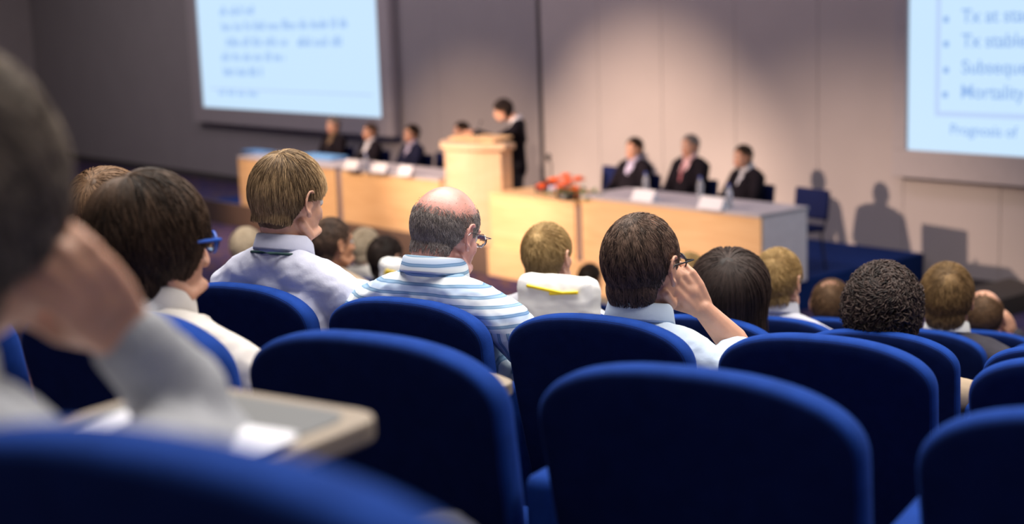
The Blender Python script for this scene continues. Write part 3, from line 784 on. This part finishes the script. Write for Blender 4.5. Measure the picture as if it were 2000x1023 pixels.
        for s in (-1, 1): MB().ell((s*.033, .099, .004), (.0215, .0012, .0160), n=10).build('lens', M['lens'], go, True)
    return o

def crown(px, py, d, top=.118):
    return on_row(px, py, d)-Vector((0, 0, top))
AUD = RAZ
def rows_person(r, px, py, label, fwd=.14, top=.128, **k):
    hd = crown(px, py, row_d(r)+fwd, top)
    return person(label, hd, row_floor(r), AUD+k.pop('turn', 0), k.pop('skin', 'skin'), k.pop('top_m', 'white_shirt'), **k)

S_short = dict(n=6500, len=.035, vol=.010, grav=.35, mess=.3, clump=.3, w=.0011, seg=6)
def st(**k): d = dict(S_short); d.update(k); return d

PEOPLE_ON = True
if PEOPLE_ON:
    # ---- in focus
    rows_person(0, 549, 290, 'blond man in a white shirt with a dark green cord under the collar', fwd=.16, top_m='lilac_shirt', skin='skin_pale', yaw=-.16, nod=-.20, tilt=.06, neck=.142,
                hair=st(n=11000, len=.075, lenz=(.25, 1), vol=.014, mess=.10, clump=.26, ctone=.30, whorl=(.0, -.055, .105), nape=-.040, side=.022, over=1.0, front=.055, w=.0011, seg=8, cap=.006, grav=.5), hairm='h_blond', vox=.004, lean=.01, cord='green', seed=3, wr=.005, sleeve='long')
    rows_person(0, 852, 362, 'bald grey-haired man in a blue and white striped shirt and wire glasses', fwd=.17, top=.108, top_m='striped_shirt', skin='skin_pink', yaw=-.12, nod=-.34, tilt=.08, scale=.96, neck=.112,
                hair=st(n=6500, len=.016, vol=.004, cap=.0015, bump=.1, mess=.5, bald=((0, -.030, .118), .108), rag=1.3, nape=-.050, side=.008, w=.0008, seg=4), hairm='h_grey', vox=.004, lean=.02, fat=.006, glasses='chrome', seed=5, wr=.005, girth=1.12, sw=.205, collar=True)
    def arm3(LP):
        d = row_d(0)
        E_ = LP(on_row(1462, 700, d+.34)); Wr = LP(on_row(1372, 603, d+.26)); K = LP(on_row(1338, 556, d+.235))
        return {'R': dict(elbow=E_, wrist=Wr, fdir=(K-Wr), ndir=(.75, -.55, .25), curl=(.75, .62, .5, .42), thumb=.5, sl=.70, sx=-1)}
    rows_person(0, 1250, 408, 'man with dark greying hair and glasses, hand to his face, in a pale blue shirt', fwd=.16, top_m='blue_shirt', skin='skin', yaw=-.14, nod=-.05, tilt=.0, scale=1.0, neck=.128,
                hair=st(n=9500, len=.032, vol=.006, cap=.002, mess=.30, clump=.4, ctone=.25, thin=((0.01, .0, .118), .072, .22), whorl=(.0, -.05, .11), nape=-.066, side=.006, w=.0010), hairm='h_brown', vox=.0035, lean=.01, glasses='plastic', seed=8, wr=.005, sleeve='short', arms=arm3)
    # ---- nearer rows
    rows_person(-1, 278, 333, 'man with thick dark brown hair and blue-rimmed glasses in a pale grey shirt', fwd=.17, top_m='cream_shirt', skin='skin', yaw=-.22, nod=-.10, neck=.118, sleeve='short',
                hair=st(n=13000, len=.095, vol=.018, mess=.13, clump=.32, ctone=.28, whorl=(-.005, -.045, .11), nape=-.085, side=-.030, over=3.0, front=.045, w=.0013, seg=9, cap=.008, grav=.5), hairm='h_dark', vox=.0045, glasses='blue_frame', earf=0., seed=11, wr=.005, lean=.0, sw=.205)
    def arm4(LP):
        d = row_d(-2)
        E_ = LP(on_row(420, 850, d+.50)); Wr = LP(on_row(248, 655, d+.36)); K = LP(on_row(160, 562, d+.31))
        return {'R': dict(elbow=E_, wrist=Wr, fdir=(K-Wr), ndir=(.7, -.6, .3), curl=(.62, .55, .45, .38), thumb=.4, sx=-1, size=.92)}
    rows_person(-2, -135, 92, 'blurred man at the left edge leaning on his hand, in a grey sweater', fwd=.24, top_m='grey_shirt', skin='skin', yaw=.35, nod=-.1, neck=.12,
                hair=st(n=6000, len=.06, vol=.018, cap=.012, nape=-.095, side=-.022, front=.05), hairm='h_ash', earf=0., vox=.006, seed=13, sleeve='long', arms=arm4, lean=.06)
    # ---- audience further down
    rows_person(0, 205, 328, 'woman with light brown hair behind the dark-haired man', fwd=.14, skin='skin', top_m='tan_shirt', hair=st(n=5000, len=.26, vol=.018, loose=True, seg=10, grav=.8, cap=.010, w=.0016, nape=-.09, side=-.03, front=.05), hairm='h_lbrown', seed=21, yaw=.1)
    rows_person(1, 1068, 422, 'short-haired blond person in a white top, white and yellow bag behind', skin='skin_pale', top_m='white_shirt', hair=st(n=4000, len=.035, vol=.009, cap=.004), hairm='h_yellow', seed=22, yaw=-.05, collar=True, scale=.90)
    rows_person(1, 1428, 482, 'woman with long straight dark brown hair', skin='skin', top_m='dark_jacket', hair=st(n=7000, len=.30, vol=.008, loose=True, seg=10, grav=.9, cap=.006, w=.0017, nape=-.09, side=-.03, front=.05, mess=.08, clump=.10, ctone=.12), hairm='h_black', seed=23, yaw=.2, collar=False)
    rows_person(1, 1728, 505, 'person with bushy curly dark hair', top=.150, skin='skin', top_m='tan_shirt', hair=st(n=2600, len=.085, vol=.030, volz=(1.3, .6), cap=.010, curl=.008, cfreq=1.25, mess=1.0, clump=.6, w=.0034, ctone=.3, nape=-.10, side=-.03, front=.06, bump=.5, bfreq=9, seg=14, grav=.1), hairm='h_black', seed=24, yaw=.1, collar=False)
    rows_person(2, 1520, 482, 'blond man in a grey-white sweater right of the long-haired woman', skin='skin_pale', top_m='white_shirt', hair=st(n=3500, len=.03, vol=.011, cap=.007, nape=-.06), hairm='h_yellow', seed=25, yaw=-.1)
    rows_person(2, 1852, 512, 'brown-haired man in a dark suit jacket with white collar', top=.128, skin='skin', jacket='charcoal_jacket', top_m='bag', hair=st(n=5000, len=.05, vol=.015, cap=.008), hairm='h_gold', seed=26, yaw=.1, nod=-.05)
    def arm11(LP):
        d = row_d(3)
        E_ = LP(on_row(2010, 720, d+.42)); Wr = LP(on_row(1978, 655, d+.30)); K = LP(on_row(1966, 632, d+.26))
        return {'R': dict(elbow=E_, wrist=Wr, fdir=(K-Wr), ndir=(.7, -.6, .3), curl=(.5, .42, .35, .3), thumb=.4, sx=-1)}
    rows_person(3, 1924, 565, 'balding man resting his cheek on his hand at the right edge', top=.12, skin='skin', jacket='charcoal_jacket', top_m='lavender_shirt', hair=st(n=2500, len=.015, vol=.004, cap=.002, bald=((0, .03, .11), .085)), hairm='h_lbrown', seed=27, yaw=.1, arms=arm11)
    rows_person(3, 1625, 542, 'brown-haired head between the grey sweater and the curly hair', skin='skin', top_m='navy_jacket', hair=st(n=3000, len=.03, vol=.010, cap=.006, thin=((0, -.04, .11), .05, .3)), hairm='h_lbrown', seed=28, yaw=.1, collar=False)
    rows_person(2, 645, 420, 'dark-haired man turned right, in a tan shirt, behind the blond man', skin='skin_tan', top_m='tan_shirt', hair=st(n=3000, len=.02, vol=.006, cap=.003, nape=-.06), hairm='h_brown', seed=29, yaw=-.35, collar=False)
    rows_person(4, 712, 443, 'fair-haired head just right of the man in the tan shirt', skin='skin_pale', top_m='cream_shirt', hair=st(n=1800, len=.03, vol=.010, cap=.006), hairm='h_white', seed=30, yaw=-.2, collar=False)
    rows_person(3, 752, 458, 'black-haired head just left of the bald striped man', skin='skin', top_m='navy_jacket', hair=st(n=2200, len=.03, vol=.010, cap=.007), hairm='h_black', seed=31, yaw=-.1, collar=False)
    rows_person(3, 480, 440, 'fair bald-looking head left of the blond man', skin='skin_pale', top_m='dark_jacket', hair=st(n=1800, len=.02, vol=.006, cap=.004), hairm='h_white', seed=32, collar=False)
    rows_person(1, 112, 388, 'black-haired head seen over the blurred hand', skin='skin', top_m='navy_jacket', hair=st(n=2500, len=.03, vol=.010, cap=.007), hairm='h_black', seed=33, yaw=-.2, collar=False)
    rows_person(5, 90, 368, 'small light-haired head farthest to the left', skin='skin', top_m='grey_shirt', hair=st(n=1500, len=.03, vol=.010, cap=.006), hairm='h_yellow', seed=34, collar=False)
    rows_person(3, 155, 384, 'ginger-haired head left of the light brown hair', skin='skin_tan', top_m='tan_shirt', hair=st(n=1500, len=.03, vol=.010, cap=.006), hairm='h_lbrown', seed=35, collar=False)
    rows_person(3, 1345, 492, 'light blond head glimpsed past the glasses of the man with hand to face', skin='skin_pale', top_m='tan_shirt', hair=st(n=2500, len=.05, vol=.012, cap=.008), hairm='h_yellow', seed=36, collar=False)
    hd = on_row(1152, 514, 9.0)-Vector((0, 0, .12))
    person('small dark-haired head low in front of the wooden desk', hd, 0, AUD, 'skin', 'tan_shirt', hair=st(n=1200, len=.03, vol=.008, cap=.006), hairm='h_dark', seed=37, collar=False)

# seats of the listeners further down, found from where each of them sits
for (r, px, py, label) in ((1, 112, 388, 'blue seat of the black-haired head seen over the blurred hand'), (2, 645, 420, 'blue seat of the dark-haired man in the tan shirt'),
        (3, 1925, 565, 'blue seat of the balding man resting his cheek on his hand'), (3, 1625, 542, 'blue seat of the brown-haired head left of the curly hair'),
        (3, 752, 458, 'blue seat of the black-haired head beside the bald striped man'), (3, 480, 440, 'blue seat of the fair bald-looking head left of the blond man'),
        (3, 155, 384, 'blue seat of the ginger-haired head at the left'), (3, 1345, 492, 'blue seat of the light blond head past the glasses'),
        (4, 712, 443, 'blue seat of the fair-haired head right of the tan shirt'), (5, 90, 368, 'blue seat of the small light-haired head farthest left')):
    c_ = on_row(px, py, row_d(r)); seat(r, 0, label, at=Vector((c_.x, c_.y, 0)))
c_ = on_row(1152, 514, 8.86); o_ = seat(5, 0, 'blue front seat of the small dark-haired head by the wooden desk', at=Vector((c_.x, c_.y, 0))); o_.location.z = 0

# ------------------------------------------------------------------ stage furniture
def desk(x0, x1, y0, y1, label, z0=.302, top=1.02, ends=(True, True), front='wood', legs=True):
    o = empty('panel_table', ((x0+x1)/2, (y0+y1)/2, z0), label=label, cat='table')
    hx = (x1-x0)/2; hy = (y1-y0)/2; T = top-z0
    MB().box(-hx, hx, -hy, hy, T-.035, T, bev=.004).build('tabletop', M['tabletop'], o)
    MB().box(-hx, hx, -hy+.01, -hy+.035, .0, T-.036, bev=.003).build('front_panel', M[front], o)
    for s in (-1, 1): MB().box(min(s*(hx-.04), s*(hx-.005)), max(s*(hx-.04), s*(hx-.005)), -hy+.04, hy-.02, 0, T-.036, bev=.003).build('end_panel', M['endpanel'], o)
    return o
desk(-18.62, -16.00, 10.06, 10.76, 'leftmost wooden panel table on the stage, its corner free')
desk(-15.88, -13.70, 10.06, 10.76, 'wooden panel table left of the podium')
desk(-11.20, -8.72, 10.06, 10.76, 'long wooden table at the right with grey end panel')
o = desk(-12.66, -11.215, 9.985, 10.80, 'wooden-topped low desk joining the podium and the long table, flowers on it', top=.94)
[c for c in o.children if c.name.startswith('tabletop')][0].data.materials[0] = M['wood']
# podium: curved front
def podium():
    o = empty('podium', (-13.20, 10.20, .302), label='tall pale wood podium with curved front, brightly lit', cat='podium')
    def arc(w, dpt, n=14):
        P = [(-w, .16), (-w, 0)]
        for i in range(n+1): t = -1+2*i/n; P.append((w*t, -dpt*(1-t*t)))
        P += [(w, 0), (w, .16)]
        Q = []
        for p in P:
            if not Q or (abs(Q[-1][0]-p[0])+abs(Q[-1][1]-p[1])) > 1e-5: Q.append(p)
        return Q
    MB().prism(arc(.51, .30), 0, 1.10, .004).build('body', M['podium'], o)
    MB().prism(arc(.58, .34), 1.101, 1.17, .008).build('top', M['podium'], o)
    r = MB().box(-.42, .42, -.05, .24, -.01, .01, mtx=Matrix.Translation((0, .02, 1.20)) @ Matrix.Rotation(.10, 4, 'X')); r.build('reading_board', M['wood'], o)
    mc = MB(); mc.tube([(.18, -.08, 1.17), (.17, -.06, 1.30), (.14, .02, 1.40)], [.004]*3, 8); mc.ell((.137, .028, 1.405), (.011, .018, .011)); mc.build('microphone', M['plastic'], o)
podium()

# ---- chairs on the stage
def chair_proto():
    o = empty('conference_chair')
    MB().box(-.23, .23, -.23, .23, .40, .46, bev=.02).build('seat', M['navy'], o, True)
    MB().box(-.235, .235, -.27, -.23, .50, .80, bev=.015, mtx=Matrix.Translation((0, -.27, .5)) @ Matrix.Rotation(.10, 4, 'X') @ Matrix.Translation((0, .27, -.5))).build('backrest', M['navy'], o, True)
    for sx in (-1, 1):
        for sy in (-1, 1):
            l = MB(); l.tube([(sx*.20, sy*.20, .40), (sx*.225, sy*.235, .012)], [.011]*2, 8); l.build('leg', M['metal'], o, True)
        a = MB(); a.tube([(sx*.215, -.22, .40), (sx*.215, -.27, .60)], [.011]*2, 8); a.build('back_support', M['metal'], o, True)
    return o
def copy_tree(o, parent=None):
    c = o.copy(); COL.objects.link(c); c.parent = parent
    for ch in list(o.children): copy_tree(ch, c)
    return c
CH = chair_proto(); CH_USED = [False]
def chair(x, y, rz, label):
    c = CH if not CH_USED[0] else copy_tree(CH); CH_USED[0] = True
    c.location = (x, y, .302); c.rotation_euler = (0, 0, rz); tag(c, label, 'chair', 'navy conference chairs on the stage'); return c

# ---- panel members; azimuth -90 faces the hall
def stage_person(px, py, y, label, az=-90, top=.125, **k):
    hd = on_y(px, py, y)-Vector((0, 0, top)); rz = math.radians(az-90)
    p = person(label, hd, .302, rz, k.pop('skin', 'skin'), k.pop('top_m', 'white_shirt'), vox=.008, faced=True, sw=.205, **k)
    if not k.get('standing'):
        lean = k.get('lean', 0.); fw = Vector((-math.sin(rz), math.cos(rz), 0)); c = hd+fw*(.10-lean)
        chair(c.x, c.y, rz, 'navy chair under '+label)
    return p
SH_ = dict(n=1500, len=.03, vol=.009, cap=.006, w=.0018, seg=5)
if PEOPLE_ON:
    stage_person(650, 228, 11.10, 'panel member in a dark jacket, leftmost at the table', jacket='dark_jacket', top_m='brown_shirt', shirtfront=.06, hair=dict(SH_), hairm='h_grey', seed=41)
    stage_person(722, 240, 11.10, 'panel member in white shirt and dark jacket, second from the left', jacket='dark_jacket', top_m='white_shirt', shirtfront=.085, hair=dict(SH_), hairm='h_brown', seed=42, az=-100)
    stage_person(803, 243, 11.10, 'dark-haired panel member just left of the podium', jacket='navy_jacket', top_m='lavender_shirt', hair=dict(SH_, vol=.014, cap=.010), hairm='h_dark', seed=43, az=-100)
    stage_person(900, 237, 11.45, 'panel member whose head shows just above the podium', jacket='dark_jacket', top_m='lavender_shirt', hair=dict(SH_, vol=.012), hairm='h_dark', seed=44, az=-115)
    stage_person(984, 194, 10.72, 'speaker standing at the podium in a dark jacket, looking left', jacket='dark_jacket', top_m='white_shirt', standing=True, az=-138, nod=-.25, lean=.14, scale=1.08, shirtfront=.125, hair=dict(SH_, len=.06, vol=.016, cap=.010), hairm='h_black', seed=45,
                 arms={'R': dict(elbow=(.27, .12, 1.10), wrist=(.10, .36, 1.24), fdir=(-.4, .8, .2), ndir=(0, 0, 1)), 'L': dict(elbow=(-.26, .14, 1.12), wrist=(-.10, .36, 1.24), fdir=(.3, .8, .1), ndir=(0, 0, 1))})
    stage_person(1238, 268, 11.15, 'panel member in lavender shirt and dark jacket, arm resting, nearest the flowers', jacket='dark_jacket', top_m='lavender_shirt', shirtfront=.075, hair=dict(SH_, vol=.012), hairm='h_dark', seed=46, az=-95)
    stage_person(1347, 262, 11.15, 'grey-haired panel member with pink shirt and dark red tie', jacket='dark_jacket', top_m='pink_shirt', shirtfront=.075, tie='tie', hair=dict(SH_), hairm='h_grey', seed=47, az=-95)
    stage_person(1450, 282, 11.15, 'panel member in a buttoned dark jacket, rightmost at the table', jacket='dark_jacket', top_m='white_shirt', shirtfront=.035, hair=dict(SH_, vol=.010), hairm='h_dark', seed=48, az=-105, lean=.05)
p = on_y(1572, 380, 11.25); chair(p.x, 11.05, math.radians(172), 'empty navy chair at the far right of the stage table')
p = on_y(838, 285, 11.3); chair(p.x, 11.2, math.radians(165), 'navy chair just left of the podium, empty')
p = on_y(1175, 340, 11.4); chair(p.x, 11.35, math.radians(178), 'empty navy chair left of the lavender-shirted panel member')

# ---- things on the tables
TT = 1.021
def at_top(px, py): v = on_z(px, py, TT); return v
FL = empty('flower_arrangement', (-11.50, 10.12, .941), label='orange flower arrangement with green leaves on the long table', cat='flowers')
lf = MB(); rr = random.Random(5)
for i in range(150):
    x = rr.uniform(-.36, .62); y = rr.uniform(-.11, .13); z = rr.uniform(.01, .15)*(1-abs(x-.1)/.75); a = rr.uniform(0, PI); l = rr.uniform(.05, .11)
    u = Vector((math.cos(a), math.sin(a), rr.uniform(-.1, .7))).normalized(); wv = u.cross(Vector((0, 0, 1))).normalized()*l*.22; c = Vector((x, y, max(.012, z)))
    nrm = u.cross(wv).normalized()*.002
    n0 = len(lf.V); lf.add([c, c+u*l*.5+wv, c+u*l, c+u*l*.5-wv, c+nrm, c+u*l*.5+wv+nrm, c+u*l+nrm, c+u*l*.5-wv+nrm], [(0, 1, 2, 3), (7, 6, 5, 4), (0, 4, 5, 1), (1, 5, 6, 2), (2, 6, 7, 3), (3, 7, 4, 0)])
lf.build('foliage', M['leaf'], FL)
MB().lathe([(.10, 0), (.13, .03), (.12, .07), (.10, .07)], (.05, 0, 0)).build('bowl', M['plastic'], FL)
for (x, y, z, s) in ((-.33, -.05, .10, .075), (-.27, .05, .16, .07), (-.12, -.03, .18, .08), (-.03, .04, .22, .08), (.09, -.04, .17, .09), (.17, .04, .20, .085), (.02, -.08, .13, .07), (.22, -.05, .12, .065)):
    f = MB()
    for ring, (n, tl_, ln) in enumerate(((9, 1.25, 1), (8, .85, .9), (6, .4, .7))):
        for j in range(n):
            a = 2*PI*j/n+ring*.4; d = Vector((math.cos(a)*math.sin(tl_), math.sin(a)*math.sin(tl_), math.cos(tl_)))
            f.tube([Vector((x, y, z))+d*s*.1, Vector((x, y, z))+d*s*.55*ln, Vector((x, y, z))+d*s*ln], [(.006, .004), (s*.24, .005), (s*.10, .003)], 8, side=(-math.sin(a), math.cos(a), 0), caps=2)
    f.tube([(x, y, .03), (x, y, z)], [.004]*2, 6)
    f.build('flower', M['orange'], FL, True)
def bottle(px, py, label):
    v = at_top(px, py); o = empty('water_bottle', (v.x, v.y, TT), label=label, cat='bottle', group='water bottles on the stage tables')
    MB().lathe([(.030, 0), (.033, .006), (.033, .13), (.030, .15), (.014, .19), (.013, .205)], n=20).build('bottle_body', M['bottle'], o, True)
    MB().lathe([(.015, .2055), (.015, .225), (.012, .228)], n=16).build('cap', M['cap'], o, True)
bottle(1262, 378, 'clear water bottle in front of the lavender-shirted panel member')
bottle(1368, 388, 'clear water bottle beside the pink shirt and red tie')
bottle(1424, 405, 'clear water bottle in front of the rightmost panel member')
bottle(716, 334, 'clear water bottle in front of the second panel member')
def card(px, py, label, w=.30):
    v = at_top(px, py); o = MB()
    hw = w/2
    o.prism([(-.06, 0), (.06, 0), (0, .115)], -hw, hw, mtx=Matrix.Rotation(PI/2, 4, 'Y') @ Matrix.Rotation(PI/2, 4, 'Z'))
    b = o.build('name_card', M['paper']); b.location = (v.x, v.y, TT+.001); b.rotation_euler = (0, 0, 0)
    tag(b, label, 'card', 'white tent cards on the stage tables'); return b
card(1260, 392, 'white name card in front of the lavender-shirted panel member')
card(1392, 408, 'white name card between the two right panel members')
card(690, 330, 'white name card in front of the leftmost panel member')
card(745, 336, 'white name card in front of the white-shirted panel member')
card(795, 342, 'white name card left of the podium', .26)
bc = MB().box(-.42, .42, -.14, .14, 0, .05, bev=.015).build('blue_folder', M['blue_cloth'], smooth=True); v = at_top(632, 310); bc.location = (v.x, v.y, TT+.002)
bc.name = 'document_folder'; tag(bc, 'light blue folder lying before the leftmost panel member', 'folder')
bc = MB().box(-.30, .30, -.12, .12, 0, .03, bev=.01).build('document_folder', M['blue_cloth'], smooth=True); v = at_top(505, 298); bc.location = (v.x, v.y, TT+.002)
tag(bc, 'light blue folder at the free left end of the tables', 'folder')
# small projector beside the podium, monitor behind the flowers
v = at_top(1000, 357)
pj = empty('tabletop_projector', (-12.12, 10.45, .941), label='small navy and silver device right of the podium', cat='projector')
MB().box(-.16, .06, -.11, .11, .0, .09, bev=.015).build('housing', M['navy_jacket'], pj, True); MB().box(.062, .20, -.09, .09, 0, .075, bev=.01).build('front_cover', M['lavender_shirt'], pj, True)
v = on_y(1080, 345, 10.65)
sp = empty('desk_microphone', (v.x, 10.62, TT), label='dark upright gooseneck microphone left of the flowers', cat='microphone')
MB().box(-.05, .05, -.06, .06, 0, .03, bev=.008).build('base', M['plastic'], sp, True)
g_ = MB(); g_.tube([(0, 0, .03), (0, .01, .20), (0, -.02, .27)], [.008, .008, .008], 8); g_.ell((0, -.03, .285), (.03, .03, .045)); g_.build('neck', M['plastic'], sp, True)
# low wedge on the floor by the wall
v = on_z(1940, 572, 0)
wg = MB().prism([(0, 0), (.55, 0), (.50, .16), (.15, .22)], -.45, .45, .01, mtx=Matrix.Rotation(PI/2, 4, 'X')).build('floor_monitor', M['plastic']); wg.location = (-7.75, 12.0, .001)
tag(wg, 'low black wedge on the floor by the right wall', 'loudspeaker')

# ---- white conference bags with yellow trim
def bag(px, py, d, w, h, label, rz=0):
    c = on_row(px, py, d); o = empty('conference_bag', (c.x, c.y, c.z-h), RAZ+rz, label=label, cat='bag', group='white and yellow conference bags')
    m = MB(); m.box(-w/2, w/2, -.035, .035, 0, h, bev=.03); me = m.fused('bag_body', M['bag'], .008, 4); wrinkle(me, .004, 3); link('bag_body', me, o)
    MB().box(-w/2+.012, .0, -.0425, -.034, h*.86, h*.885, bev=.002, mtx=Matrix.Rotation(.12, 4, 'Y')).build('yellow_band', M['yellow'], o)
    MB().box(.02, w/2-.02, -.0425, -.034, h*.84, h*.865, bev=.002, mtx=Matrix.Rotation(-.10, 4, 'Y')).build('yellow_band', M['yellow'], o)
bag(1090, 537, row_d(1)-.10, .27, .34, 'white bag with yellow trim hung behind the blond boyish head')
bag(765, 503, row_d(2)-.10, .12, .40, 'white bag with yellow trim left of the striped shirt, only its top showing')
bag(690, 545, row_d(1)+.05, .16, .25, 'plain-looking white bag between the blond man and the striped shirt')
